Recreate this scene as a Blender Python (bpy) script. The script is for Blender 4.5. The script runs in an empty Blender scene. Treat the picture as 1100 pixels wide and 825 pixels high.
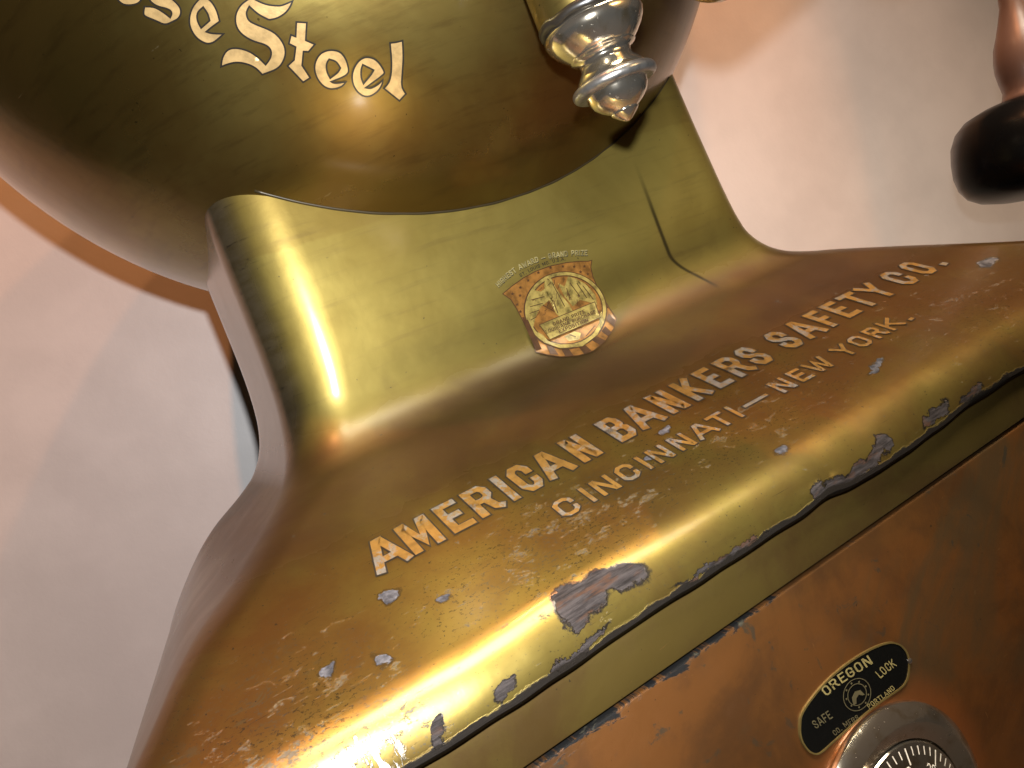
import bpy, bmesh, math, random
from mathutils import Vector, Matrix, noise
from mathutils.geometry import delaunay_2d_cdt
from mathutils.bvhtree import BVHTree

# ------------------------------------------------------------------ basics
S = 0.32                      # metres per design unit
H = 0.62                      # camera height above the floor (m)
R = math.radians
scene = bpy.context.scene
col = scene.collection
ROOT_U = Vector((0.765, 1.5, -H / S))        # base point of the safe, design units
ROOT = Vector((ROOT_U.x * S, ROOT_U.y * S, 0.0))
random.seed(7)

def W(p):                      # design units -> world metres
    return Vector((p[0] * S, p[1] * S, p[2] * S + H))

# ------------------------------------------------------------------ camera
CX = Vector((0.82941977, -0.41819202, -0.37037586))     # camera right
CD = Vector((-0.37150059, 0.08222958, -0.92478409))     # camera down
CF = Vector((0.41719318, 0.90462906, -0.08715574))      # camera forward
FPX = 840.0
def ray(px, py):               # photograph pixel -> direction in design space
    return (CX * (px - 550) + CD * (py - 412.5) + CF * FPX).normalized()
cam = bpy.data.cameras.new('camera')
cam.sensor_width = 36; cam.lens = FPX / 1100 * 36; cam.clip_start = 0.01; cam.clip_end = 100
camo = bpy.data.objects.new('camera', cam); col.objects.link(camo)
up, back = -CD, -CF
M = Matrix(((CX.x, up.x, back.x, 0), (CX.y, up.y, back.y, 0), (CX.z, up.z, back.z, 0), (0, 0, 0, 1)))
camo.matrix_world = Matrix.Translation(W((0, 0, 0))) @ M
scene.camera = camo

# ------------------------------------------------------------------ objects
def link(name, me, parent=None, mat=None, smooth=True):
    o = bpy.data.objects.new(name, me); col.objects.link(o)
    if mat: me.materials.append(mat)
    if smooth:
        me.polygons.foreach_set('use_smooth', [True] * len(me.polygons))
    if parent: o.parent = parent
    return o
def autosmooth(o, deg=35):
    me = o.data
    bm = bmesh.new(); bm.from_mesh(me)
    for e in bm.edges:
        if len(e.link_faces) == 2 and e.calc_face_angle(0) > R(deg): e.smooth = False
    bm.to_mesh(me); bm.free()
def mesh(name, verts, faces, parent=None, mat=None, origin=None, smooth=True, sharp=None):
    """verts in design units; the object sits at origin (metres)"""
    org = ROOT if origin is None else origin
    me = bpy.data.meshes.new(name)
    me.from_pydata([W(v) - org for v in verts], [], faces); me.update()
    o = link(name, me, parent, mat, smooth)
    if parent is None: o.location = org
    if sharp: autosmooth(o, sharp)
    return o
def empty(name, origin):
    o = bpy.data.objects.new(name, None); col.objects.link(o); o.location = origin
    o.empty_display_size = 0.1
    return o
def lathe(prof, c, seg=64, axis='z', cap=True):
    """prof: list of (radius, height along axis)"""
    vs, fs = [], []
    for r, h in prof:
        for k in range(seg):
            a = 2 * math.pi * k / seg
            if axis == 'z': vs.append((c[0] + r * math.cos(a), c[1] + r * math.sin(a), c[2] + h))
            else: vs.append((c[0] + r * math.cos(a), c[1] - h, c[2] + r * math.sin(a)))   # towards -Y
    n = len(prof)
    for i in range(n - 1):
        for k in range(seg):
            a, b = i * seg + k, i * seg + (k + 1) % seg
            fs.append((a, b, b + seg, a + seg))
    if cap:
        fs.append(tuple(reversed(range(seg)))); fs.append(tuple(range((n - 1) * seg, n * seg)))
    return vs, fs
def fix(o):
    bm = bmesh.new(); bm.from_mesh(o.data); bmesh.ops.recalc_face_normals(bm, faces=bm.faces); bm.to_mesh(o.data); bm.free()
def box(name, x0, x1, y0, y1, z0, z1, parent, mat, bev=0.0, origin=None, seg=2):
    vs = [(x, y, z) for x in (x0, x1) for y in (y0, y1) for z in (z0, z1)]
    fs = [(0, 1, 3, 2), (4, 6, 7, 5), (0, 4, 5, 1), (2, 3, 7, 6), (0, 2, 6, 4), (1, 5, 7, 3)]
    o = mesh(name, vs, fs, parent, mat, origin)
    bm = bmesh.new(); bm.from_mesh(o.data)
    bmesh.ops.recalc_face_normals(bm, faces=bm.faces)
    if bev: bmesh.ops.bevel(bm, geom=bm.edges[:], offset=bev * S, segments=seg, profile=0.5, affect='EDGES')
    bm.to_mesh(o.data); bm.free()
    o.data.polygons.foreach_set('use_smooth', [True] * len(o.data.polygons)); autosmooth(o, 40)
    return o

# ------------------------------------------------------------------ shader helper
class Sh:
    def __init__(s, name):
        s.m = bpy.data.materials.new(name); s.m.use_nodes = True
        s.t = s.m.node_tree; s.t.nodes.clear()
        s.out = s.t.nodes.new('ShaderNodeOutputMaterial')
        tc = s.t.nodes.new('ShaderNodeTexCoord'); mp = s.t.nodes.new('ShaderNodeMapping')
        s.t.links.new(tc.outputs['Object'], mp.inputs[0])
        mp.inputs['Scale'].default_value = (1 / S,) * 3
        mp.inputs['Location'].default_value = ROOT_U
        s.P = mp.outputs[0]; s.uv = tc.outputs['UV']
    def put(s, sock, v):
        if isinstance(v, bpy.types.NodeSocket): s.t.links.new(v, sock)
        elif v is not None:
            if isinstance(v, (tuple, list)) and len(v) == 3 and sock.type == 'RGBA': v = (*v, 1)
            sock.default_value = v
    def math(s, op, a, b=0.0, c=0.0, clamp=False):
        n = s.t.nodes.new('ShaderNodeMath'); n.operation = op; n.use_clamp = clamp
        s.put(n.inputs[0], a); s.put(n.inputs[1], b); s.put(n.inputs[2], c); return n.outputs[0]
    def add(s, a, b, clamp=False): return s.math('ADD', a, b, clamp=clamp)
    def mul(s, a, b, clamp=False): return s.math('MULTIPLY', a, b, clamp=clamp)
    def vec(s, op, a, b=None, scale=None):
        n = s.t.nodes.new('ShaderNodeVectorMath'); n.operation = op
        s.put(n.inputs[0], a)
        if b is not None: s.put(n.inputs[1], b)
        if scale is not None: s.put(n.inputs['Scale'], scale)
        return n.outputs['Value'] if op in ('LENGTH', 'DOT_PRODUCT') else n.outputs[0]
    def noise(s, v, scale, detail=4, rough=0.55, dist=0.0, col=False):
        n = s.t.nodes.new('ShaderNodeTexNoise')
        s.put(n.inputs['Vector'], v); s.put(n.inputs['Scale'], scale); s.put(n.inputs['Detail'], detail)
        s.put(n.inputs['Roughness'], rough); s.put(n.inputs['Distortion'], dist)
        return n.outputs['Color' if col else 'Fac']
    def stretch(s, v, sc, rot=(0, 0, 0)):
        n = s.t.nodes.new('ShaderNodeMapping'); s.put(n.inputs[0], v)
        n.inputs['Scale'].default_value = sc; n.inputs['Rotation'].default_value = rot; return n.outputs[0]
    def ramp(s, v, a, b, lo=0.0, hi=1.0):      # smoothstep a->b
        n = s.t.nodes.new('ShaderNodeMapRange'); n.interpolation_type = 'SMOOTHSTEP'
        s.put(n.inputs[0], v); n.inputs[1].default_value = a; n.inputs[2].default_value = b
        n.inputs[3].default_value = lo; n.inputs[4].default_value = hi; return n.outputs[0]
    def mix(s, f, a, b):
        n = s.t.nodes.new('ShaderNodeMix'); n.data_type = 'RGBA'
        s.put(n.inputs[0], f); s.put(n.inputs[6], a); s.put(n.inputs[7], b); return n.outputs[2]
    def sep(s, v):
        n = s.t.nodes.new('ShaderNodeSeparateXYZ'); s.put(n.inputs[0], v); return n.outputs
    def bump(s, h, strength=0.3, dist=0.001, normal=None):
        n = s.t.nodes.new('ShaderNodeBump'); n.inputs['Strength'].default_value = strength
        n.inputs['Distance'].default_value = dist; s.put(n.inputs['Height'], h)
        if normal is not None: s.put(n.inputs['Normal'], normal)
        return n.outputs[0]
    def bsdf(s, color, metallic=0.0, rough=0.5, coat=0.0, coat_rough=0.1, normal=None, spec=0.5, alpha=None):
        b = s.t.nodes.new('ShaderNodeBsdfPrincipled')
        s.put(b.inputs['Base Color'], color); s.put(b.inputs['Metallic'], metallic); s.put(b.inputs['Roughness'], rough)
        s.put(b.inputs['Coat Weight'], coat); s.put(b.inputs['Coat Roughness'], coat_rough)
        s.put(b.inputs['Specular IOR Level'], spec)
        if normal is not None: s.put(b.inputs['Normal'], normal)
        if alpha is not None: s.put(b.inputs['Alpha'], alpha)
        s.t.links.new(b.outputs[0], s.out.inputs[0]); return b
    def ellipse(s, v, cx, cy, rx, ry, ang=0.0):   # 0 at the centre, 1 on the rim
        d = s.vec('SUBTRACT', v, (cx, cy, 0))
        n = s.t.nodes.new('ShaderNodeMapping'); n.vector_type = 'TEXTURE'; s.put(n.inputs[0], d)
        n.inputs['Rotation'].default_value = (0, 0, ang); n.inputs['Scale'].default_value = (rx, ry, 1)
        return s.vec('LENGTH', n.outputs[0])

OLIVE = (0.20, 0.148, 0.034); OLIVE_D = (0.105, 0.070, 0.016)
BRONZE = (0.125, 0.060, 0.015); BROWN = (0.055, 0.026, 0.009)

# --- the pedestal: old gold-bronze lacquer, worn and chipped
def mat_pedestal():
    s = Sh('worn_gold_lacquer')
    x, y, z = s.sep(s.P)[:3]
    uvx, uvt = s.sep(s.uv)[0], s.sep(s.uv)[1]
    big = s.noise(s.P, 3.2, 5, 0.6, 0.6); mid = s.noise(s.P, 11, 5, 0.6, 0.4); fine = s.noise(s.P, 60, 5, 0.6)
    onslope = s.ramp(uvt, 0.30, 0.20)                    # 1 on the sloping shoulder
    # brown where the slope is high and to the right, olive near the lip
    f = s.add(s.mul(s.ramp(uvx, 0.35, 1.35), 0.55), s.mul(s.math('SUBTRACT', big, 0.5), 1.5))
    f = s.add(f, s.mul(s.ramp(uvx, 0.28, -0.05), 0.55))
    f = s.add(f, s.mul(s.math('SUBTRACT', mid, 0.5), 1.6))
    f = s.add(f, s.ramp(uvt, -0.10, -0.22, 0.0, -0.45))
    f = s.mul(s.add(f, 0.42, clamp=True), onslope)
    c = s.mix(f, OLIVE, BRONZE)
    c = s.mix(s.mul(s.ramp(mid, 0.45, 0.72), 0.35), c, OLIVE_D)
    # dark room reflection painted in where the shoulder turns up into the neck
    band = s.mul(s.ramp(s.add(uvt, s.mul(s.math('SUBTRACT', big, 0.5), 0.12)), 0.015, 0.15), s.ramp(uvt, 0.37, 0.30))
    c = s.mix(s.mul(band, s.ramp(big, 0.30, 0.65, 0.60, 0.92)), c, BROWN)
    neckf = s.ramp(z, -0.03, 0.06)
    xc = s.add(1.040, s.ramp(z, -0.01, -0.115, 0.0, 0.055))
    shade_line = s.mul(s.ramp(s.math('ABSOLUTE', s.math('SUBTRACT', s.add(x, s.mul(s.math('SUBTRACT', big, 0.5), 0.012)), xc)), 0.0075, 0.001), s.mul(s.ramp(z, 0.20, 0.05, 0.0, 0.85), s.ramp(z, -0.12, -0.10)))  # thin shadow line down the neck, painted into the colour
    c = s.mix(s.mul(neckf, 0.9), c, s.mix(s.ramp(big, 0.35, 0.7), (0.30, 0.225, 0.052), (0.22, 0.155, 0.030)))
    c = s.mix(shade_line, c, (0.012, 0.008, 0.004))
    # slim darker strip below the ball: its shade put into the colour
    ball_shade = s.mul(s.ramp(s.add(z, s.mul(big, 0.05)), 0.255, 0.262), neckf)
    c = s.mix(s.mul(ball_shade, 0.35), c, (0.18, 0.11, 0.02))
    # brushed dirt
    streak = s.noise(s.stretch(s.P, (6, 6, 60), (0, R(25), 0)), 1.0, 4, 0.6)
    c = s.mix(s.mul(s.ramp(streak, 0.52, 0.75), 0.25), c, (0.10, 0.06, 0.02))
    wob = s.vec('SCALE', s.vec('SUBTRACT', s.noise(s.P, 26, 5, 0.68, col=True), (0.5, 0.5, 0.5)), scale=0.040)
    wob2 = s.vec('SCALE', s.vec('SUBTRACT', s.noise(s.P, 90, 3, 0.6, col=True), (0.5, 0.5, 0.5)), scale=0.006)
    q = s.vec('ADD', s.vec('ADD', s.uv, wob), wob2)
    # fine grey scuffs, thick in a few places
    zone = s.math('MAXIMUM', s.ramp(s.ellipse(s.uv, 0.42, -0.10, 0.30, 0.10, 0.1), 1.3, 0.2),
                  s.math('MAXIMUM', s.ramp(s.ellipse(s.uv, 0.02, -0.17, 0.18, 0.16), 1.3, 0.1),
                         s.math('MAXIMUM', s.ramp(s.ellipse(s.uv, 0.80, -0.07, 0.30, 0.13, 0.1), 1.3, 0.2, 0, 0.65),
                                s.ramp(s.ellipse(s.uv, 1.35, -0.10, 0.32, 0.14), 1.3, 0.2, 0, 0.7))))
    sc1 = s.noise(s.stretch(s.uv, (22, 40, 1), (0, 0, R(28))), 1.0, 9, 0.76, 0.3)
    sc2 = s.noise(s.stretch(s.uv, (14, 120, 1), (0, 0, R(-24))), 1.0, 8, 0.70, 0.2)
    scuff = s.ramp(s.add(sc1, s.mul(zone, 0.085)), 0.625, 0.665)
    scuff2 = s.mul(s.ramp(s.add(sc2, s.mul(zone, 0.06)), 0.655, 0.69), 0.8)
    scuffs = s.mul(s.mul(s.math('MAXIMUM', scuff, scuff2), s.ramp(s.noise(s.stretch(s.uv, (110, 160, 1), (0, 0, R(20))), 1.0, 5, 0.7), 0.44, 0.54, 0.12, 1.0)), onslope)
    c = s.mix(s.mul(scuffs, 0.75), c, s.mix(s.ramp(mid, 0.42, 0.58), (0.026, 0.027, 0.028), (0.050, 0.047, 0.034)))
    # cream rubbed patches low on the left
    cream = s.mul(s.ramp(s.ellipse(s.uv, 0.0, -0.13, 0.16, 0.16), 1.0, 0.3), s.ramp(s.noise(s.stretch(s.uv, (30, 60, 1), (0, 0, R(50))), 1.0, 6, 0.7, 1.0), 0.56, 0.64))
    c = s.mix(s.mul(s.mul(cream, onslope), 0.6), c, (0.10, 0.082, 0.042))
    spk = s.mul(s.ramp(s.add(s.noise(s.stretch(s.uv, (150, 210, 1), (0, 0, R(25))), 1.0, 6, 0.75), s.mul(zone, 0.06)), 0.60, 0.645), onslope)
    c = s.mix(s.mul(spk, 0.7), c, s.mix(s.ramp(mid, 0.42, 0.58), (0.018, 0.016, 0.012), (0.085, 0.08, 0.06)))
    hair = s.mul(s.ramp(s.noise(s.stretch(s.uv, (10, 300, 1), (0, 0, R(38))), 1.0, 4, 0.6, 0.1), 0.675, 0.70), onslope)
    c = s.mix(s.mul(hair, 0.5), c, (0.02, 0.016, 0.012))
    # tiny dark pits and pale specks
    pits = s.ramp(s.noise(s.P, 120, 2, 0.5), 0.735, 0.76)
    c = s.mix(s.mul(pits, 0.8), c, (0.03, 0.025, 0.02))
    # --- chips down to dark iron
    chips = [(0.362, -0.199, 0.036, 0.023, 0.0), (0.412, -0.199, 0.040, 0.017, -0.35), (0.340, -0.218, 0.014, 0.012, 0.0),
             (0.743, -0.242, 0.014, 0.013, 0.0), (0.775, -0.251, 0.034, 0.009, 0.1), (0.815, -0.247, 0.030, 0.011, 0.2),
             (0.860, -0.238, 0.026, 0.011, 0.35), (0.885, -0.230, 0.015, 0.010, 0.0), (1.010, -0.238, 0.036, 0.008, 0.1), (1.10, -0.246, 0.03, 0.006, 0.0),
             (0.143, -0.240, 0.017, 0.007, 0.9), (0.228, -0.241, 0.015, 0.008, 0.4), (0.325, -0.249, 0.045, 0.005, 0.1), (0.56, -0.250, 0.08, 0.004, 0.0)]
    light = [(0.744, -0.166, 0.016, 0.009, 0.2), (0.180, -0.044, 0.013, 0.011, 0.6), (1.508, -0.019, 0.028, 0.014, 0.3),
             (0.664, -0.011, 0.016, 0.006, 0.3), (0.60, -0.050, 0.010, 0.006, 0.1), (1.03, -0.115, 0.030, 0.006, 0.3), (0.129, -0.133, 0.008, 0.014, 0.2),
             (0.075, -0.105, 0.012, 0.007, 0.2), (0.236, -0.095, 0.009, 0.006, 0)]
    def low(lst, v):
        r = None
        for e in lst:
            d = s.ellipse(v, *e); r = d if r is None else s.math('MINIMUM', r, d)
        return r
    d1 = low(chips, q); d2 = low(light, q)
    chip = s.ramp(d1, 1.0, 0.94); rim = s.mul(s.ramp(d1, 1.22, 1.02), s.ramp(d1, 0.86, 1.0))
    lc = s.ramp(d2, 1.0, 0.90); lrim = s.mul(s.ramp(d2, 1.35, 1.05), s.ramp(d2, 0.82, 1.0))
    grain = s.noise(s.stretch(s.uv, (18, 150, 1), (0, 0, R(-12))), 1.0, 6, 0.7)
    iron = s.mix(s.ramp(grain, 0.35, 0.65), (0.012, 0.010, 0.009), (0.042, 0.036, 0.034))
    rust = s.ramp(s.add(s.noise(s.stretch(s.uv, (14, 60, 1), (0, 0, R(-14))), 1.0, 5, 0.6), 0.0), 0.50, 0.62)
    iron = s.mix(s.mul(rust, 0.65), iron, (0.060, 0.028, 0.014))
    c = s.mix(lrim, c, (0.09, 0.06, 0.02)); c = s.mix(lc, c, s.mix(s.ramp(fine, 0.35, 0.7), (0.030, 0.030, 0.033), (0.115, 0.115, 0.122)))
    c = s.mix(rim, c, (0.03, 0.025, 0.02)); c = s.mix(chip, c, iron)
    # white paint splash on the lip
    sp = s.mul(s.ramp(s.ellipse(q, 0.055, -0.235, 0.050, 0.034, 0.1), 1.0, 0.85),
               s.ramp(s.noise(s.stretch(s.uv, (95, 22, 1), (0, 0, R(-8))), 1.0, 4, 0.7), 0.50, 0.54))
    c = s.mix(sp, c, (0.55, 0.53, 0.48))
    # black worn edge at the bottom of the lip
    edge = s.ramp(s.add(uvt, s.mul(s.math('SUBTRACT', s.noise(s.stretch(s.uv, (18, 60, 1)), 1.0, 6, 0.7), 0.5), 0.024)), -0.2495, -0.2525)
    c = s.mix(s.mul(edge, onslope), c, (0.010, 0.008, 0.006))
    gone = s.math('MAXIMUM', s.math('MAXIMUM', chip, lc), s.math('MAXIMUM', s.mul(sp, 1.0), s.mul(s.mul(edge, onslope), 0.9)))
    met = s.add(s.math('SUBTRACT', 0.84, s.mul(neckf, 0.10)), s.mul(s.math('MAXIMUM', gone, s.mul(scuffs, 0.8)), -0.75), clamp=True)
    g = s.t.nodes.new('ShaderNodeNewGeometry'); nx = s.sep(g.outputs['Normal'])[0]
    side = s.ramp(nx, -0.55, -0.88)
    c = s.mix(s.mul(side, 0.75), c, s.mix(s.ramp(s.noise(s.stretch(s.P, (4, 14, 50), (R(-30), 0, 0)), 1.0, 5, 0.7), 0.35, 0.7), (0.13, 0.10, 0.075), (0.07, 0.05, 0.035)))  # left-facing side greyed in colour, standing in for the wall's reflection
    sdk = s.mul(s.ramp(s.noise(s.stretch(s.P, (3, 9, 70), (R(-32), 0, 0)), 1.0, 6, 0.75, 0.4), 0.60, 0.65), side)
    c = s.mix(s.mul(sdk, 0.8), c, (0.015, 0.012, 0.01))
    ro = s.add(s.add(s.add(0.27, s.mul(mid, 0.10)), s.ramp(uvt, -0.19, -0.12, 0.05, -0.01)), s.mul(s.ramp(uvt, 0.04, 0.20, 0.0, 0.18), 1.0))
    ro = s.add(ro, s.mul(gone, 0.25))
    ro = s.add(ro, s.mul(s.math('MAXIMUM', scuffs, s.mul(f, 0.3)), 0.22))
    coat = s.math('SUBTRACT', 0.45, s.mul(s.math('MAXIMUM', gone, scuffs), 0.6), clamp=True)
    h = s.add(s.mul(s.math('MAXIMUM', chip, lc), -1.0), s.mul(scuffs, -0.08))
    h = s.add(s.add(h, s.mul(s.mul(gone, grain), 0.5)), s.mul(sp, 0.5))
    nb = s.bump(h, 0.9, 0.0006)
    nb = s.bump(s.noise(s.P, 9, 3, 0.5), 0.25, 0.002, nb)
    nb = s.bump(s.add(s.noise(s.P, 45, 4, 0.6), s.mul(fine, 0.3)), 0.10, 0.0006, nb)
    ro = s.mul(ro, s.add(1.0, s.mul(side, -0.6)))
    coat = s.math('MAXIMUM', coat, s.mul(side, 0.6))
    s.bsdf(c, met, ro, coat, s.add(s.add(0.10, s.mul(mid, 0.14)), s.mul(s.mul(s.ramp(uvt, 0.04, 0.14), s.ramp(uvt, 0.42, 0.30)), 0.15)), nb, spec=s.math('SUBTRACT', 0.5, s.mul(gone, 0.42)))
    return s.m

def mat_ball():
    s = Sh('dark_gold_lacquer')
    x, y, z = s.sep(s.P)[:3]
    big = s.noise(s.P, 2.6, 5, 0.6, 0.5); mid = s.noise(s.P, 12, 5, 0.6, 0.4); fine = s.noise(s.P, 70, 4, 0.6)
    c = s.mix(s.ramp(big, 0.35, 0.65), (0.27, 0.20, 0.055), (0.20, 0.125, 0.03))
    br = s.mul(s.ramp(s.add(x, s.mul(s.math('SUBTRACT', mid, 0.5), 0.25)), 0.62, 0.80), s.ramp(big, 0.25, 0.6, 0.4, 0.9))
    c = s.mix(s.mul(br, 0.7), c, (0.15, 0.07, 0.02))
    streak = s.noise(s.stretch(s.P, (8, 8, 70), (0, R(18), 0)), 1.0, 5, 0.65)
    c = s.mix(s.mul(s.ramp(streak, 0.50, 0.72), 0.35), c, (0.09, 0.05, 0.015))
    vert = s.noise(s.stretch(s.P, (45, 8, 4), (0, 0, 0)), 1.0, 5, 0.65)
    c = s.mix(s.mul(s.mul(s.ramp(vert, 0.52, 0.72), br), 0.4), c, (0.07, 0.03, 0.01))
    pits = s.ramp(s.noise(s.P, 110, 2, 0.5), 0.745, 0.765)
    c = s.mix(s.mul(pits, 0.7), c, (0.03, 0.02, 0.01))
    scr = s.mul(s.ramp(s.noise(s.stretch(s.P, (12, 12, 110), (0, R(-35), 0)), 1.0, 4, 0.6, 0.4), 0.72, 0.75), 0.5)
    c = s.mix(scr, c, (0.35, 0.28, 0.16))
    ro = s.add(s.add(s.add(0.14, s.mul(s.mul(s.ramp(z, 0.15, 0.42), s.ramp(x, 0.02, 0.34)), 0.19)), s.mul(mid, 0.10)), s.mul(scr, 0.2))
    nb = s.bump(s.noise(s.P, 7, 3, 0.5), 0.22, 0.002)
    nb = s.bump(s.add(s.noise(s.P, 45, 4, 0.6), s.mul(fine, 0.3)), 0.08, 0.0006, nb)
    s.bsdf(c, 0.92, ro, 0.40, s.add(0.06, s.mul(mid, 0.1)), nb)
    return s.m

def mat_panel(name, a, b, dark, door=False):
    s = Sh(name)
    x, y, z = s.sep(s.P)[:3]
    big = s.noise(s.P, 3.4, 6, 0.62, 0.7); mid = s.noise(s.P, 14, 6, 0.65, 0.5); fine = s.noise(s.P, 80, 4, 0.6)
    c = s.mix(s.ramp(s.add(s.mul(big, 0.75), s.mul(mid, 0.25)), 0.44, 0.60), a, b)
    c = s.mix(s.mul(s.ramp(mid, 0.55, 0.75), 0.4), c, dark)
    sc = s.ramp(s.noise(s.stretch(s.P, (26, 1, 110), (0, R(-33), 0)), 1.0, 4, 0.6, 0.6), 0.70, 0.735)
    sc2 = s.ramp(s.noise(s.stretch(s.P, (100, 1, 18), (0, R(20), 0)), 1.0, 4, 0.6, 0.6), 0.725, 0.76)
    c = s.mix(s.mul(s.math('MAXIMUM', sc, sc2), 0.5), c, (0.24, 0.12, 0.04))
    if door:
        patch = s.ramp(s.noise(s.vec('ADD', s.P, (3.1, 0.2, 1.4)), 2.6, 6, 0.65, 0.8), 0.52, 0.66)
        c = s.mix(s.mul(patch, 0.65), c, (0.075, 0.055, 0.026))
        e = s.add(z, s.mul(s.math('SUBTRACT', s.noise(s.stretch(s.P, (16, 1, 50)), 1.0, 7, 0.75, 0.5), 0.5), 0.085))
        lim = s.ramp(x, 0.30, 1.0, -0.498, -0.478)
        blk = s.ramp(s.math('SUBTRACT', e, lim), -0.003, 0.003)
        c = s.mix(blk, c, (0.008, 0.0075, 0.007))
        spots = s.mul(s.ramp(s.noise(s.P, 24, 6, 0.7, 0.6), 0.60, 0.66), s.ramp(z, -0.75, -0.55, 0.35, 1.0))
        c = s.mix(s.mul(spots, 0.75), c, (0.05, 0.045, 0.03))
        halo = s.ramp(s.vec('LENGTH', s.vec('SUBTRACT', s.P, (0.70, 0.83, -0.876))), 0.215, 0.165)
        c = s.mix(s.mul(halo, 0.6), c, (0.26, 0.085, 0.022))
    else: blk = 0.0
    pits = s.ramp(s.noise(s.P, 130, 2, 0.5), 0.735, 0.76)
    c = s.mix(s.mul(pits, 0.8), c, (0.03, 0.02, 0.01))
    nb = s.bump(s.noise(s.P, 8, 3, 0.5), 0.25, 0.002)
    nb = s.bump(s.add(s.add(s.noise(s.P, 45, 5, 0.65), s.mul(fine, 0.4)), s.mul(blk, 1.0)), 0.16, 0.0008, nb)
    s.bsdf(c, s.math('SUBTRACT', 0.62, s.mul(blk, 0.6)), s.add(s.add(0.30, s.mul(mid, 0.2)), s.mul(blk, 0.25)), s.math('SUBTRACT', 0.45, s.mul(blk, 0.42)), 0.14, nb, spec=s.math('SUBTRACT', 0.5, s.mul(blk, 0.38)))
    return s.m

def mat_gold_leaf(name, col_, worn=0.0, seed=0.0, silver=True, metal=0.75):
    s = Sh(name)
    v = s.vec('ADD', s.P, (seed, seed * 2, 0))
    n1 = s.noise(v, 48, 6, 0.72, 0.3); n2 = s.noise(v, 55, 4, 0.6); n3 = s.noise(v, 9, 4, 0.6)
    c = s.mix(s.ramp(n2, 0.3, 0.75), col_, tuple(k * 0.62 for k in col_))
    a = None; rough = 0.38
    if worn:
        f = s.ramp(s.add(s.mul(n1, 0.6), s.mul(n3, 0.4)), 0.515, 0.545)
        c = s.mix(s.mul(f, 0.9), c, s.mix(n2, (0.17, 0.165, 0.145), (0.07, 0.067, 0.058)))
        f2 = s.ramp(n1, 0.59, 0.61)
        c = s.mix(f2, c, (0.14, 0.09, 0.03))
        metal = s.math('SUBTRACT', metal, s.mul(f, 0.35))
    nb = s.bump(n2, 0.35, 0.0006)
    s.bsdf(c, metal, rough, 0.25, 0.15, nb, alpha=a)
    return s.m
def mat_plain(name, color, metal=0.0, rough=0.4, coat=0.0, var=0.25, scale=40, bump=0.08):
    s = Sh(name)
    n1 = s.noise(s.P, scale, 5, 0.6)
    c = s.mix(s.ramp(n1, 0.35, 0.7), color, tuple(k * (1 - var) for k in color))
    s.bsdf(c, metal, s.add(rough, s.mul(s.math('SUBTRACT', n1, 0.5), rough * 0.6)), coat, 0.08, s.bump(n1, bump, 0.0006))
    return s.m
def mat_nickel(name='worn_nickel'):
    s = Sh(name)
    n1 = s.noise(s.P, 30, 5, 0.65, 0.5); n2 = s.noise(s.P, 120, 3, 0.6)
    c = s.mix(s.ramp(n1, 0.45, 0.7), (0.66, 0.59, 0.48), (0.46, 0.36, 0.22))
    pit = s.ramp(n2, 0.66, 0.72)
    c = s.mix(s.mul(pit, 0.7), c, (0.12, 0.10, 0.08))
    s.bsdf(c, 0.96, s.add(s.add(0.07, s.mul(n1, 0.12)), s.mul(pit, 0.4)), 0.0, 0.1, s.bump(n1, 0.12, 0.0008))
    return s.m

def mat_gloss(name, c, rough=0.12, coat=0.6, metal=0.0, spec=0.4):
    s = Sh(name); n1 = s.noise(s.P, 8, 4, 0.6)
    s.bsdf(s.mix(n1, c, tuple(k * 0.75 for k in c)), metal, s.add(rough, s.mul(n1, 0.06)), coat, 0.05, s.bump(n1, 0.05, 0.001), spec=spec); return s.m
m_ped = mat_pedestal(); m_ball = mat_ball()
m_frame = mat_panel('olive_bronze_frame', (0.125, 0.082, 0.02), (0.10, 0.057, 0.016), (0.10, 0.06, 0.02))
m_door = mat_panel('copper_bronze_door', (0.155, 0.062, 0.016), (0.095, 0.041, 0.013), (0.13, 0.06, 0.025), door=True)
m_blackgap = mat_plain('black_grime', (0.012, 0.011, 0.011), 0, 0.55)
m_outline = mat_plain('black_outline_paint', (0.018, 0.014, 0.010), 0, 0.32)
m_leafball = mat_gold_leaf('bright_gold_leaf', (0.60, 0.39, 0.16), metal=0.45)
m_leaf1 = mat_gold_leaf('worn_gold_leaf', (0.25, 0.138, 0.032), worn=1.0, metal=0.45)
m_leaf2 = mat_gold_leaf('worn_gold_leaf_small', (0.25, 0.138, 0.032), worn=1.0, seed=4.0, metal=0.45)
m_nickel = mat_nickel()
m_groove = mat_plain('dark_groove', (0.03, 0.028, 0.025), 0.3, 0.4)

# ------------------------------------------------------------------ the safe
safe = empty('safe', ROOT)
safe['label'] = 'old gold-bronze cannonball safe with lettered shoulder, nickel dial and worn paint'
safe['category'] = 'safe'

# --- pedestal (shoulder, lip and neck as one casting)
def lerp(a, b, t): return a + (b - a) * t
def table(tab, v):
    if v <= tab[0][0]: return tab[0][1]
    if v >= tab[-1][0]: return tab[-1][1]
    n = len(tab)
    def slope(i):
        if i == 0: return (tab[1][1] - tab[0][1]) / (tab[1][0] - tab[0][0])
        if i == n - 1: return (tab[-1][1] - tab[-2][1]) / (tab[-1][0] - tab[-2][0])
        return (tab[i + 1][1] - tab[i - 1][1]) / (tab[i + 1][0] - tab[i - 1][0])
    for i in range(n - 1):
        (a, fa), (b, fb) = tab[i], tab[i + 1]
        if v <= b:
            h = b - a; t = (v - a) / h; t2, t3 = t * t, t * t * t
            return (2 * t3 - 3 * t2 + 1) * fa + (t3 - 2 * t2 + t) * h * slope(i) + (-2 * t3 + 3 * t2) * fb + (t3 - t2) * h * slope(i + 1)
SL = R(27)
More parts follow.
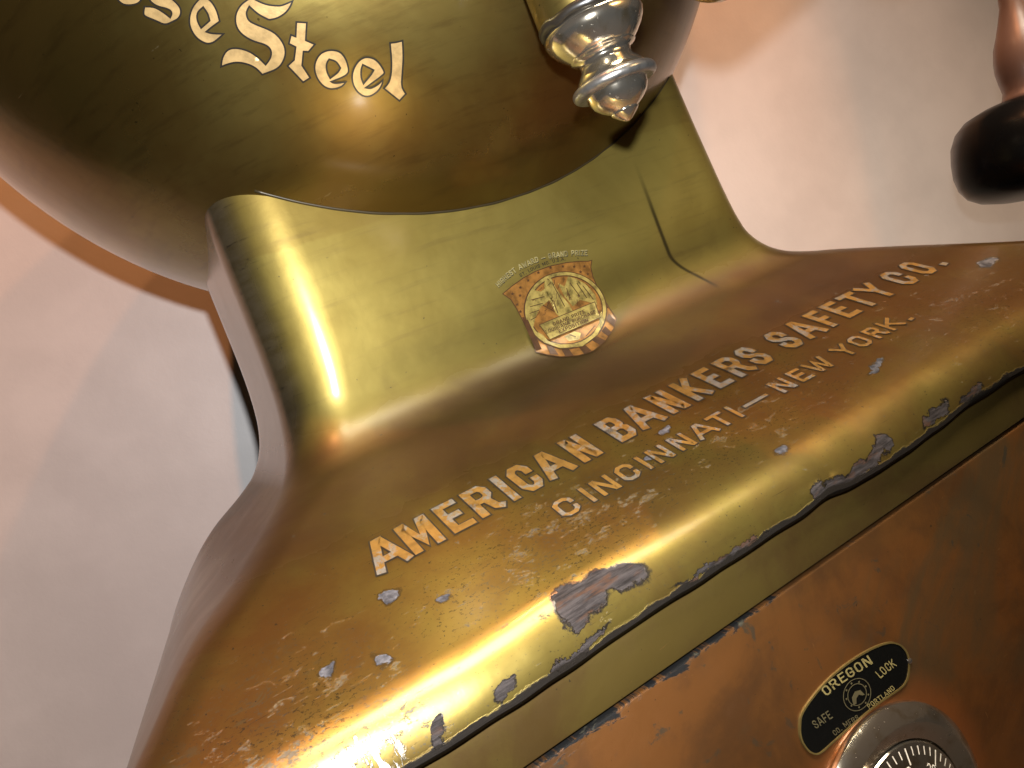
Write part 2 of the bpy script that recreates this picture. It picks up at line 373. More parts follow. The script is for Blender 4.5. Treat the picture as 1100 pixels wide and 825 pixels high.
prof = []                                   # (Y, Z, t)
cY, cZ, lr = 0.896, -0.404, 0.09
prof.append((0.95, -0.412)); prof.append((0.87, -0.412)); prof.append((0.835, -0.412)); prof.append((0.815, -0.409))
for k in range(0, 15):
    a = R(2) + (R(63) - R(2)) * k / 14    # 0 = facing the viewer, 63 = slope normal
    prof.append((cY - lr * math.cos(a), cZ + lr * math.sin(a)))
Y1 = 0.855
for k in range(1, 25):
    Y = lerp(Y1, 1.229, k / 24); prof.append((Y, -0.25 + (Y - 1) * math.tan(SL)))
fr = 0.132; fY, fZ = 1.300 - fr, -0.017
for k in range(1, 15):
    a = R(-63) + R(63) * k / 14
    prof.append((fY + fr * math.cos(a), fZ + fr * math.sin(a)))
for k in range(1, 26):
    prof.append((1.300, lerp(-0.017, 0.75, k / 25)))
tt = [0.0]
for (a, b), (c_, d) in zip(prof, prof[1:]): tt.append(tt[-1] + math.hypot(c_ - a, d - b))
# arc length zero at Y = 1 on the slope
t0 = None
for i, (Y, Z) in enumerate(prof):
    if Y1 <= Y <= 1.229 and Z > -0.34 and Z < -0.12 and t0 is None:
        t0 = tt[i] - (Y - 1) / math.cos(SL)
tt = [t - t0 for t in tt]
XL = [(-0.30, -0.230), (-0.19, -0.185), (-0.08, -0.117), (0.03, -0.045), (0.12, 0.042), (0.22, 0.125), (0.29, 0.170), (0.35, 0.197), (0.42, 0.213), (0.55, 0.221), (0.8, 0.226), (1.2, 0.232)]
XR = [(-0.30, 1.93), (-0.19, 1.84), (0.02, 1.64), (0.17, 1.51), (0.26, 1.43), (0.31, 1.365), (0.36, 1.330), (0.42, 1.310), (0.6, 1.291), (0.8, 1.278), (1.2, 1.265)]
XLB = [(-0.30, -0.138), (-0.10, -0.070), (0.06, 0.000), (0.14, 0.048), (0.22, 0.115), (0.29, 0.163), (0.35, 0.195), (0.42, 0.213), (0.55, 0.222), (1.2, 0.232)]
RC = [(-0.30, 0.05), (0.1, 0.055), (0.30, 0.09), (0.45, 0.11), (1.2, 0.115)]
verts, uvs, faces = [], [], []
NF, NC, NS, NB = 200, 14, 24, 24
def ring(i):
    Y, Z = prof[i]; t = tt[i]
    xl, xr, xlb, rc = table(XL, t), table(XR, t), table(XLB, t), table(RC, t)
    under = max(0.0, Y - 0.83) if i < 3 else 0
    xl += under; xr -= under; xlb += under
    xrb = xr - (xlb - xl)
    yb, rb = 2.02, 0.34
    pts = []
    for k in range(NF + 1): pts.append((lerp(xl + rc, xr - rc, k / NF), Y))
    for k in range(1, NC): a = R(-90 + 90 * k / NC); pts.append((xr - rc + rc * math.cos(a), Y + rc + rc * math.sin(a)))
    for k in range(NS + 1): pts.append((lerp(xr, xrb, k / NS), lerp(Y + rc, yb - rb, k / NS)))
    for k in range(1, NC): a = R(90 * k / NC); pts.append((xrb - rb + rb * math.cos(a), yb - rb + rb * math.sin(a)))
    for k in range(NB + 1): pts.append((lerp(xrb - rb, xlb + rb, k / NB), yb))
    for k in range(1, NC): a = R(90 + 90 * k / NC); pts.append((xlb + rb + rb * math.cos(a), yb - rb + rb * math.sin(a)))
    for k in range(NS + 1): pts.append((lerp(xlb, xl, k / NS), lerp(yb - rb, Y + rc, k / NS)))
    for k in range(1, NC): a = R(180 + 90 * k / NC); pts.append((xl + rc + rc * math.cos(a), Y + rc + rc * math.sin(a)))
    out = []
    for j, (x, y) in enumerate(pts):
        dz = dy = 0.0
        if -0.36 < t < -0.15:                       # dents along the lip
            w = min(1, max(0, (-0.17 - t) / 0.06))
            n_ = noise.noise(Vector((x * 5.0, y * 5, 3.3)))
            n2 = noise.noise(Vector((x * 17.0, y * 17, 9.1)))
            dz = (n_ * 0.006 + n2 * 0.0022) * w
            dy = (noise.noise(Vector((x * 6.0, 7.7, y * 6))) * 0.006) * w
            if t < -0.235: dz += 0.007 * math.exp(-((x - 0.76) / 0.035) ** 2)
        out.append((x, y + dy, Z + dz))
    return out
per = None
for i in range(len(prof)):
    rg = ring(i); per = len(rg)
    for (x, y, z) in rg: verts.append((x, y, z))
for i in range(len(prof) - 1):
    for j in range(per):
        a, b = i * per + j, i * per + (j + 1) % per
        faces.append((a, b, b + per, a + per))
faces.append(tuple(range(per))[::-1]); faces.append(tuple(range((len(prof) - 1) * per, len(prof) * per)))
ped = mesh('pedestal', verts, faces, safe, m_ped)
uvl = ped.data.uv_layers.new(name='UVMap')
vx = [v[0] for v in verts]
for poly in ped.data.polygons:
    for li in poly.loop_indices:
        vi = ped.data.loops[li].vertex_index
        j = vi % per; yy = verts[vi][1]; Y = prof[vi // per][0]
        # sides: continue u outwards with the depth so the pattern never stretches
        extra = (yy - Y)
        u = verts[vi][0] - extra if verts[vi][0] < 0.765 else verts[vi][0] + extra
        uvl.data[li].uv = (u, tt[vi // per])
autosmooth(ped, 50)

# --- ball
BC, BR = Vector((0.7525, 1.6776, 0.998)), 0.888
vs, fs = [], []
nu, nv = 160, 80
for i in range(1, nv):
    th = math.pi * i / nv
    for k in range(nu):
        a = 2 * math.pi * k / nu
        vs.append((BC.x + BR * math.sin(th) * math.cos(a), BC.y + BR * math.sin(th) * math.sin(a), BC.z + BR * math.cos(th)))
for i in range(nv - 2):
    for k in range(nu):
        a, b = i * nu + k, i * nu + (k + 1) % nu
        fs.append((a, a + nu, b + nu, b))
vs.append(tuple(BC + Vector((0, 0, BR)))); vs.append(tuple(BC - Vector((0, 0, BR))))
for k in range(nu):
    fs.append((len(vs) - 2, k, (k + 1) % nu)); fs.append((len(vs) - 1, (nv - 2) * nu + (k + 1) % nu, (nv - 2) * nu + k))
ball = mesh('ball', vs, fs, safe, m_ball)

# weld bead where the ball sits in the neck
def tube(path, r, seg=8, closed=False):
    vs, fs = [], []
    n = len(path)
    for i, p in enumerate(path):
        a = Vector(path[max(0, i - 1)]); b = Vector(path[min(n - 1, i + 1)])
        d = (b - a).normalized(); u = d.orthogonal().normalized()
        if i and u.dot(pu) < 0: u = -u
        if i: u = (pu - d * pu.dot(d)).normalized()
        pu = u; w = d.cross(u)
        rr = r[i] if isinstance(r, list) else r
        for k in range(seg):
            t = 2 * math.pi * k / seg
            vs.append(tuple(Vector(p) + (u * math.cos(t) + w * math.sin(t)) * rr))
    for i in range(n - 1):
        for k in range(seg):
            a, b = i * seg + k, i * seg + (k + 1) % seg
            fs.append((a, b, b + seg, a + seg))
    fs.append(tuple(range(seg))[::-1]); fs.append(tuple(range((n - 1) * seg, n * seg)))
    return vs, fs
path = []
for k in range(90):
    x = lerp(0.30, 1.20, k / 89)
    dy = BC.y - 1.299
    zz = BC.z - math.sqrt(max(0.0, BR ** 2 - dy ** 2 - (x - BC.x) ** 2))
    path.append((x, 1.299, zz + 0.001 + 0.0015 * noise.noise(Vector((x * 22, 0, 0)))))
v_, f_ = tube(path, 0.0030)
seam = mesh('weld_seam', v_, f_, safe, mat_plain('grimy_seam', (0.05, 0.035, 0.015), 0.3, 0.4))

# --- chest below the lip: frame and door
PY = 0.83
box('chest_body', -0.04, 1.80, PY + 0.03, 1.85, -1.80, -0.405, safe, m_frame, 0.02)
# frame round the door: four strips, the top one shows
zs = -0.588 * PY                                # seam height
box('door_frame', -0.12, 1.84, PY, PY + 0.034, zs + 0.004, -0.400, safe, m_frame, 0.0025)
box('door_frame', -0.12, 0.000, PY, PY + 0.034, -1.76, zs - 0.0005, safe, m_frame, 0.0025)
box('door_frame', 1.720, 1.84, PY, PY + 0.034, -1.76, zs - 0.0005, safe, m_frame, 0.0025)
door = box('door', 0.008, 1.712, PY + 0.001, PY + 0.030, -1.70, zs - 0.004, safe, m_door, 0.003)

# --- hinge post with nickel finial
AX, AY = 0.0, 0.88
def onY(px, py, Y):
    r = ray(px, py); return r * (Y / r.y)
p_rim, p_ring, p_tip = onY(635, 27, AY), onY(661, 88, AY), onY(675, 130, AY)
AX = (p_rim.x + p_ring.x + p_tip.x) / 3
print('finial', p_rim[:], p_ring[:], p_tip[:])
zr, zg, zt = p_rim.z, p_ring.z, p_tip.z
k = (AX / p_rim.x)
def L(prof_, c, name, mat, parent, seg=72, axis='z', sharp=40):
    v, f = lathe(prof_, c, seg, axis); o = mesh(name, v, f, parent, mat); fix(o); autosmooth(o, sharp); return o
post = L([(0.068, 0.0), (0.071, 0.004), (0.0715, 0.06), (0.0715, 0.9)], (AX, AY, zr + 0.012), 'hinge_post', m_ball, safe)
pk = zr - zt
def zf(f): return -pk * f
fin = L([(0.030, 0.008), (0.066, 0.006), (0.0700, 0.0), (0.0705, -0.006), (0.0675, -0.014), (0.062, zf(.16)), (0.054, zf(.22)), (0.048, zf(.26)), (0.0455, zf(.275)), (0.047, zf(.285)),
         (0.045, zf(.30)), (0.037, zf(.33)), (0.0365, zf(.37)), (0.038, zf(.41)), (0.044, zf(.46)), (0.0485, zf(.51)), (0.0500, zf(.55)), (0.0500, zf(.57)),
         (0.0500, zf(.60)), (0.0470, zf(.63)), (0.0450, zf(.65)), (0.0435, zf(.68)), (0.0425, zf(.72)), (0.038, zf(.78)), (0.030, zf(.835)),
         (0.0205, zf(.88)), (0.0195, zf(.885)), (0.0200, zf(.895)), (0.0185, zf(.91)), (0.0115, zf(.955)), (0.006, zf(.985)), (0.0025, zf(1.0))], (AX, AY, zr), 'finial', m_nickel, post, 96, 'z', 60)
rg = L([(0.0520 + 0.0085 * math.cos(R(a_)), zf(.605) + 0.0085 * math.sin(R(a_))) for a_ in range(-90, 91, 15)], (AX, AY, zr), 'ring', mat_plain('worn_pewter', (0.36, 0.34, 0.31), 0.9, 0.34, 0.0, 0.5, 60, 0.3), fin, 96, 'z', 60)
v, f = lathe([(0.0695, 0.0), (0.0728, 0.002), (0.0732, 0.008), (0.0715, 0.012)], (AX, AY, zr + 0.005), 72)
cr = mesh('collar', v, f, post, m_outline); fix(cr)
for vv in cr.data.vertices:
    n_ = noise.noise(vv.co * 180); vv.co.z += 0.0016 * n_
# added unseen parts above the frame, shaped to cast a shadow on the wall
def at_depth(px, py, dep):
    d_ = ray(px, py); return d_ * (dep / d_.dot(CF))
b0, b1 = at_depth(741, -64, 0.93), at_depth(905, -197, 0.98)
v_, f_ = tube([b0, b0.lerp(b1, 0.03), b0.lerp(b1, 0.5), b1], [0.078, 0.083, 0.083, 0.083], 40)
caster = mesh('shadow_caster', v_, f_, safe, m_ball, sharp=40); fix(caster)
k0 = at_depth(905, -190, 0.98); k1 = at_depth(975, -118, 0.96)
v_, f_ = tube([k0, k0.lerp(k1, 0.5), k0.lerp(k1, 0.8), k1, k1 + (k1 - k0) * 0.25], [0.03, 0.034, 0.05, 0.058, 0.03], 32)
o = mesh('shadow_caster_knob', v_, f_, caster, m_nickel); fix(o)
v_, f_ = tube([(AX, AY, zr + 0.42), tuple(Vector((AX, AY, zr + 0.42)).lerp(b0.lerp(b1, 0.6), 0.5)), tuple(b0.lerp(b1, 0.6))], 0.05, 24)
o = mesh('shadow_caster_link', v_, f_, caster, m_ball); fix(o)
v_, f_ = tube([(AX, AY, zr + 0.75), (AX + 0.02, AY + 0.2, zr + 0.78), (AX, AY + 0.5, zr + 0.8)], 0.07, 24)
o = mesh('hinge_bracket', v_, f_, safe, m_ball); fix(o)

# --- dial
DC = (0.70, PY, -0.876)
dial = L([(0.159, 0.0), (0.1605, 0.004), (0.160, 0.009), (0.154, 0.016), (0.143, 0.0235), (0.137, 0.026), (0.1335, 0.0255), (0.112, 0.0175), (0.1105, 0.014), (0.1100, 0.008), (0.1, 0.004)], DC, 'dial', m_nickel, safe, 128, 'y', 30)
L([(0.1085, 0.002), (0.1085, 0.017), (0.107, 0.0195), (0.104, 0.0205), (0.066, 0.032), (0.062, 0.033), (0.060, 0.031), (0.05, 0.030)], DC, 'dial_face', m_nickel, dial, 128, 'y', 30)
L([(0.058, 0.024), (0.058, 0.06), (0.0565, 0.075), (0.052, 0.085), (0.044, 0.091), (0.030, 0.095), (0.014, 0.0965), (0.002, 0.097)], DC, 'dial_knob', m_nickel, dial, 96, 'y', 50)
m_tick = mat_plain('pale_scale_paint', (0.78, 0.76, 0.66), 0.0, 0.4)
vs, fs = [], []
def conic_h(r): return 0.0205 + (0.104 - r) / (0.104 - 0.066) * (0.032 - 0.0205) + 0.0006
for i in range(50):
    a = 2 * math.pi * i / 50 + 0.03
    ln = 0.021 if i % 5 == 0 else 0.011
    hw = 0.0009 if i % 5 else 0.0012
    r0_, r1_ = 0.103, 0.103 - ln
    b = len(vs)
    for r_, s_ in ((r0_, -1), (r0_, 1), (r1_, 1), (r1_, -1)):
        vs.append((DC[0] + r_ * math.cos(a) - s_ * hw * math.sin(a), DC[1] - conic_h(r_), DC[2] + r_ * math.sin(a) + s_ * hw * math.cos(a)))
    fs.append((b, b + 1, b + 2, b + 3))
mesh('dial_scale', vs, fs, dial, m_tick, smooth=False)

# ------------------------------------------------------------------ lettering
# glyphs: strokes in a cell 1 high; (width, [polylines])
c_ = 0.20
GL = {
 'A': (0.86, [[(0.05, 0.0), (0.37, 1.0), (0.49, 1.0), (0.81, 0.0)], [(0.17, 0.30), (0.69, 0.30)]]),
 'B': (0.74, [[(0.08, 0), (0.08, 1), (0.52, 1), (0.66, 0.86), (0.66, 0.66), (0.54, 0.53), (0.08, 0.53)], [(0.54, 0.53), (0.70, 0.40), (0.70, 0.15), (0.55, 0), (0.08, 0)]]),
 'C': (0.72, [[(0.66, 0.70), (0.66, 0.83), (0.50, 1), (0.24, 1), (0.08, 0.83), (0.08, 0.17), (0.24, 0), (0.50, 0), (0.66, 0.17), (0.66, 0.30)]]),
 'D': (0.72, [[(0.08, 0), (0.08, 1), (0.48, 1), (0.66, 0.82), (0.66, 0.18), (0.48, 0), (0.08, 0)]]),
 'E': (0.66, [[(0.62, 1), (0.08, 1), (0.08, 0), (0.64, 0)], [(0.08, 0.52), (0.50, 0.52)]]),
 'F': (0.66, [[(0.64, 1), (0.08, 1), (0.08, 0)], [(0.08, 0.50), (0.50, 0.50)]]),
 'G': (0.74, [[(0.66, 0.72), (0.66, 0.83), (0.50, 1), (0.24, 1), (0.08, 0.83), (0.08, 0.17), (0.24, 0), (0.50, 0), (0.66, 0.17), (0.66, 0.46), (0.40, 0.46)]]),
 'H': (0.74, [[(0.08, 0), (0.08, 1)], [(0.66, 0), (0.66, 1)], [(0.08, 0.5), (0.66, 0.5)]]),
 'I': (0.24, [[(0.12, 0), (0.12, 1)]]),
 'K': (0.78, [[(0.08, 0), (0.08, 1)], [(0.68, 1), (0.10, 0.42)], [(0.30, 0.60), (0.72, 0)]]),
 'L': (0.62, [[(0.08, 1), (0.08, 0), (0.60, 0)]]),
 'M': (0.98, [[(0.08, 0), (0.08, 1), (0.18, 1), (0.49, 0.22), (0.80, 1), (0.90, 1), (0.90, 0)]]),
 'N': (0.80, [[(0.08, 0), (0.08, 1), (0.16, 1), (0.64, 0), (0.72, 0), (0.72, 1)]]),
 'O': (0.74, [[(0.37, 1), (0.24, 1), (0.08, 0.83), (0.08, 0.17), (0.24, 0), (0.50, 0), (0.66, 0.17), (0.66, 0.83), (0.50, 1), (0.37, 1)]]),
 'P': (0.72, [[(0.08, 0), (0.08, 1), (0.50, 1), (0.65, 0.85), (0.65, 0.62), (0.50, 0.47), (0.08, 0.47)]]),
 'R': (0.76, [[(0.08, 0), (0.08, 1), (0.52, 1), (0.66, 0.86), (0.66, 0.64), (0.53, 0.50), (0.08, 0.50)], [(0.46, 0.50), (0.60, 0.08), (0.72, 0.02)]]),
 'S': (0.74, [[(0.65, 0.74), (0.65, 0.85), (0.50, 1), (0.23, 1), (0.08, 0.86), (0.08, 0.68), (0.22, 0.55), (0.52, 0.46), (0.66, 0.33), (0.66, 0.15), (0.51, 0), (0.23, 0), (0.07, 0.15), (0.07, 0.27)]]),
 'T': (0.74, [[(0.02, 1), (0.72, 1)], [(0.37, 1), (0.37, 0)]]),
 'U': (0.74, [[(0.08, 1), (0.08, 0.17), (0.24, 0), (0.50, 0), (0.66, 0.17), (0.66, 1)]]),
 'V': (0.80, [[(0.05, 1), (0.37, 0), (0.45, 0), (0.75, 1)]]),
 'W': (1.10, [[(0.05, 1), (0.28, 0), (0.34, 0), (0.55, 0.85), (0.76, 0), (0.82, 0), (1.05, 1)]]),
 'X': (0.78, [[(0.08, 0), (0.70, 1)], [(0.08, 1), (0.70, 0)]]),
 'Y': (0.80, [[(0.04, 1), (0.40, 0.48), (0.76, 1)], [(0.40, 0.48), (0.40, 0)]]),
 'Z': (0.72, [[(0.08, 1), (0.66, 1), (0.08, 0), (0.68, 0)]]),
 '.': (0.20, [[(0.06, 0.02), (0.20, 0.02)]]), '-': (0.9, [[(0.0, 0.45), (0.9, 0.45)]]), ' ': (0.45, []),
 '0': (0.70, [[(0.35, 1), (0.22, 1), (0.08, 0.83), (0.08, 0.17), (0.22, 0), (0.48, 0), (0.62, 0.17), (0.62, 0.83), (0.48, 1), (0.35, 1)]]),
 '1': (0.36, [[(0.04, 0.82), (0.20, 1), (0.20, 0)]]), '2': (0.7, [[(0.08, 0.8), (0.2, 1), (0.5, 1), (0.62, 0.8), (0.62, 0.62), (0.08, 0), (0.64, 0)]]),
 '4': (0.7, [[(0.50, 0), (0.50, 1), (0.06, 0.3), (0.66, 0.3)]]), '5': (0.7, [[(0.6, 1), (0.1, 1), (0.1, 0.56), (0.5, 0.56), (0.62, 0.42), (0.62, 0.15), (0.48, 0), (0.08, 0)]]),
 '6': (0.7, [[(0.6, 0.85), (0.48, 1), (0.22, 1), (0.08, 0.83), (0.08, 0.17), (0.22, 0), (0.48, 0), (0.62, 0.17), (0.62, 0.42), (0.48, 0.55), (0.08, 0.55)]]),
 '7': (0.7, [[(0.06, 1), (0.64, 1), (0.25, 0)]]), '3': (0.7, [[(0.08, 0.85), (0.2, 1), (0.5, 1), (0.62, 0.85), (0.62, 0.65), (0.48, 0.53), (0.25, 0.53)], [(0.48, 0.53), (0.62, 0.38), (0.62, 0.15), (0.48, 0), (0.2, 0), (0.06, 0.15)]]),
 '8': (0.7, [[(0.35, 1), (0.2, 1), (0.1, 0.86), (0.1, 0.66), (0.22, 0.53), (0.48, 0.53), (0.62, 0.38), (0.62, 0.14), (0.48, 0), (0.22, 0), (0.08, 0.14), (0.08, 0.38), (0.22, 0.53)], [(0.48, 0.53), (0.6, 0.66), (0.6, 0.86), (0.5, 1), (0.35, 1)]]),
 '9': (0.7, [[(0.08, 0.15), (0.22, 0), (0.48, 0), (0.62, 0.17), (0.62, 0.83), (0.48, 1), (0.22, 1), (0.08, 0.83), (0.08, 0.6), (0.22, 0.47), (0.62, 0.47)]]),
}
def strip(pl, hw, ext):
    """mitred ribbon along a polyline; returns left and right point lists"""
    P = [Vector(p) for p in pl]
    closed = (P[0] - P[-1]).length < 1e-6 and len(P) > 3
    if not closed:
        P[0] = P[0] - (P[1] - P[0]).normalized() * ext; P[-1] = P[-1] + (P[-1] - P[-2]).normalized() * ext
    Lp, Rp = [], []
    n = len(P)
    for i in range(n):
        if closed: a = P[(i - 1) if i else n - 2]; b = P[(i + 1) if i < n - 1 else 1]
        else: a = P[max(0, i - 1)]; b = P[min(n - 1, i + 1)]
        d1 = (P[i] - a); d2 = (b - P[i])
        d1 = d1.normalized() if d1.length > 1e-9 else d2.normalized(); d2 = d2.normalized() if d2.length > 1e-9 else d1
        m = (d1 + d2).normalized(); nrm = Vector((-m.y, m.x))
        co = max(0.45, nrm.dot(Vector((-d1.y, d1.x))))
        Lp.append(P[i] + nrm * hw / co); Rp.append(P[i] - nrm * hw / co)
    return Lp, Rp
class Decal:
    """collects small flat faces in a 2D space, then lays them on a surface"""
    def __init__(s): s.v, s.f, s.k = [], [], []
    def quad_strip(s, Lp, Rp, lift=0.0, sub=1):
        L2, R2 = [Lp[0]], [Rp[0]]
        for i in range(1, len(Lp)):
            for q in range(1, sub + 1):
                L2.append(Lp[i - 1].lerp(Lp[i], q / sub)); R2.append(Rp[i - 1].lerp(Rp[i], q / sub))
        b = len(s.v)
        for l, r in zip(L2, R2): s.v += [tuple(l), tuple(r)]; s.k += [lift, lift]
        for i in range(len(L2) - 1): s.f.append((b + 2 * i, b + 2 * i + 1, b + 2 * i + 3, b + 2 * i + 2))
    def poly(s, outer, holes=(), grid=None, lift=0.0):
        pts, edges = [], []
        for lp in [outer] + list(holes):
            b = len(pts); pts += [Vector(p) for p in lp]
            edges += [(b + i, b + (i + 1) % len(lp)) for i in range(len(lp))]
        def inside(p):
            c = False
            for lp in [outer] + list(holes):
                n = len(lp)
                for i in range(n):
                    (x1, y1), (x2, y2) = lp[i][:2], lp[(i + 1) % n][:2]
                    if (y1 > p[1]) != (y2 > p[1]) and p[0] < (x2 - x1) * (p[1] - y1) / (y2 - y1) + x1: c = not c
            return c
        if grid:
            x0, x1 = min(p[0] for p in outer), max(p[0] for p in outer); y0, y1 = min(p[1] for p in outer), max(p[1] for p in outer)
            i = 1
            while x0 + i * grid < x1:
                j = 1
                while y0 + j * grid < y1:
                    q = (x0 + i * grid + 0.01 * grid * (j % 3), y0 + j * grid)
                    if inside(q): pts.append(Vector(q))
                    j += 1
                i += 1
        V, E_, F, *_ = delaunay_2d_cdt(pts, edges, [], 0, 1e-6)
        b = len(s.v); s.v += [tuple(v) for v in V]; s.k += [lift] * len(V)
        for f in F:
            cx = sum(V[i].x for i in f) / 3; cy = sum(V[i].y for i in f) / 3
            if inside((cx, cy)): s.f.append(tuple(b + i for i in f))
    def glyph(s, ch, fn, hw, ext=None, lift=0.0, step=0.00025, sub=1):
        w, strokes = GL[ch]
        for i, pl in enumerate(strokes):
            Lp, Rp = strip(pl, hw, hw if ext is None else ext)
            s.quad_strip([Vector(fn(p)) for p in Lp], [Vector(fn(p)) for p in Rp], lift + i * step, sub)
    def build(s, name, surf, parent, mat):
        vs = [surf(v, k) for v, k in zip(s.v, s.k)]
        o = mesh(name, [tuple(v) for v in vs], s.f, parent, mat, smooth=True)
        bm = bmesh.new(); bm.from_mesh(o.data)
        for f in bm.faces:                                   # face the viewer
            f.normal_update()
            c = f.calc_center_median() + ROOT - W((0, 0, 0))
            if f.normal.dot(c) > 0: f.normal_flip()
        bm.to_mesh(o.data); bm.free()
        return o

def bvh_of(o):
    me = o.data
    return BVHTree.FromPolygons([((v.co + ROOT) - Vector((0, 0, H))) / S for v in me.vertices], [tuple(p.vertices) for p in me.polygons if len(p.vertices) < 10])
bv_ped, bv_ball, bv_door = bvh_of(ped), bvh_of(ball), bvh_of(door)
def on(bvh, eps=0.0006):
    def fn(p, lift):
        d = ray(p[0], p[1])
        loc, nrm, idx, dist = bvh.ray_cast(Vector((0, 0, 0)), d)
        if loc is None: return d * 1.2
        if nrm.dot(d) > 0: nrm = -nrm
        return loc + nrm * (eps + lift)
    return fn
def on_ball(p, lift):
    d = ray(p[0], p[1]); b = d.dot(BC); disc = b * b - (BC.dot(BC) - (BR) ** 2)
    q = d * (b - math.sqrt(max(0, disc))); return q + (q - BC).normalized() * (0.0010 + lift)
# the shoulder: (x, t) -> point on the sloping face
def on_slope(p, lift):
    Y = 1 + p[1] * math.cos(SL); z = -0.25 + p[1] * math.sin(SL)
    return Vector((p[0], Y - math.sin(SL) * (0.0008 + lift), z + math.cos(SL) * (0.0008 + lift)))

LINE1 = [('A', .185, .2365), ('M', .2395, .286), ('E', .300, .335), ('R', .3455, .387), ('I', .397, .411), ('C', .4215, .457), ('A', .464, .512), ('N', .525, .561),
         ('B', .598, .635), ('A', .643, .692), ('N', .704, .742), ('K', .758, .796), ('E', .810, .843), ('R', .859, .900), ('S', .909, .945),
         ('S', .986, .1024 * 10), ('A', 1.037, 1.085), ('F', 1.098, 1.131), ('E', 1.145, 1.182), ('T', 1.194, 1.238), ('Y', 1.247, 1.293), ('C', 1.325, 1.366), ('O', 1.388, 1.427), ('.', 1.446, 1.461)]
LINE2 = [('C', .429, .460), ('I', .476, .487), ('N', .497, .528), ('C', .540, .569), ('I', .581, .591), ('N', .603, .633), ('N', .646, .676), ('A', .684, .724), ('T', .726, .758), ('I', .768, .779), ('-', .793, .846),
         ('N', .867, .899), ('E', .912, .941), ('W', .949, .996), ('Y', 1.022, 1.056), ('O', 1.066, 1.097), ('R', 1.110, 1.141), ('K', 1.150, 1.186), ('.', 1.200, 1.212)]
def slope_line(line, t0, dt, h, name, label, mat, hw, ow):
    gold, blk = Decal(), Decal()
    for ch, x0, x1 in line:
        w = GL[ch][0]
        pts = [p for pl in GL[ch][1] for p in pl]; gx0 = min(p[0] for p in pts); gx1 = max(p[0] for p in pts)
        m = hw * h
        if ch in 'I': sx = 1; fn = lambda p, x0=x0, x1=x1, gx0=gx0: ((x0 + x1) / 2 + (p[0] - gx0) * h, t0 + dt * (x0 - 0.2) + hw * h + p[1] * (h - 2 * hw * h))
        else:
            sx = (x1 - x0 - 2 * m) / max(1e-6, gx1 - gx0)
            fn = lambda p, x0=x0, sx=sx, gx0=gx0: (x0 + m + (p[0] - gx0) * sx, t0 + dt * (x0 - 0.2) + hw * h + p[1] * (h - 2 * hw * h))
        for i, pl in enumerate(GL[ch][1]):
            q = [fn(p) for p in pl]
            jit = [(a + random.uniform(-.0004, .0004), b + random.uniform(-.0004, .0004)) for a, b in q]
            if (Vector(pl[0]) - Vector(pl[-1])).length < 1e-6: jit[-1] = jit[0]
            Lp, Rp = strip(jit, m, m); gold.quad_strip(Lp, Rp, 0.0006 + i * 0.0002)
            Lp, Rp = strip(jit, m + ow, m + ow); blk.quad_strip(Lp, Rp, 0.0 + i * 0.0001)
    o = gold.build(name, on_slope, safe, mat); o['label'] = label
    b = blk.build('lettering_outline', on_slope, o, m_outline)
    return o
slope_line(LINE1, -0.003, 0.024, 0.070, 'company_lettering', 'worn gold leaf words AMERICAN BANKERS SAFETY CO. across the shoulder', m_leaf1, 0.088, 0.0024)
slope_line(LINE2, -0.081, 0.018, 0.0385, 'city_lettering', 'smaller worn gold words CINCINNATI - NEW YORK. below', m_leaf2, 0.090, 0.0018)

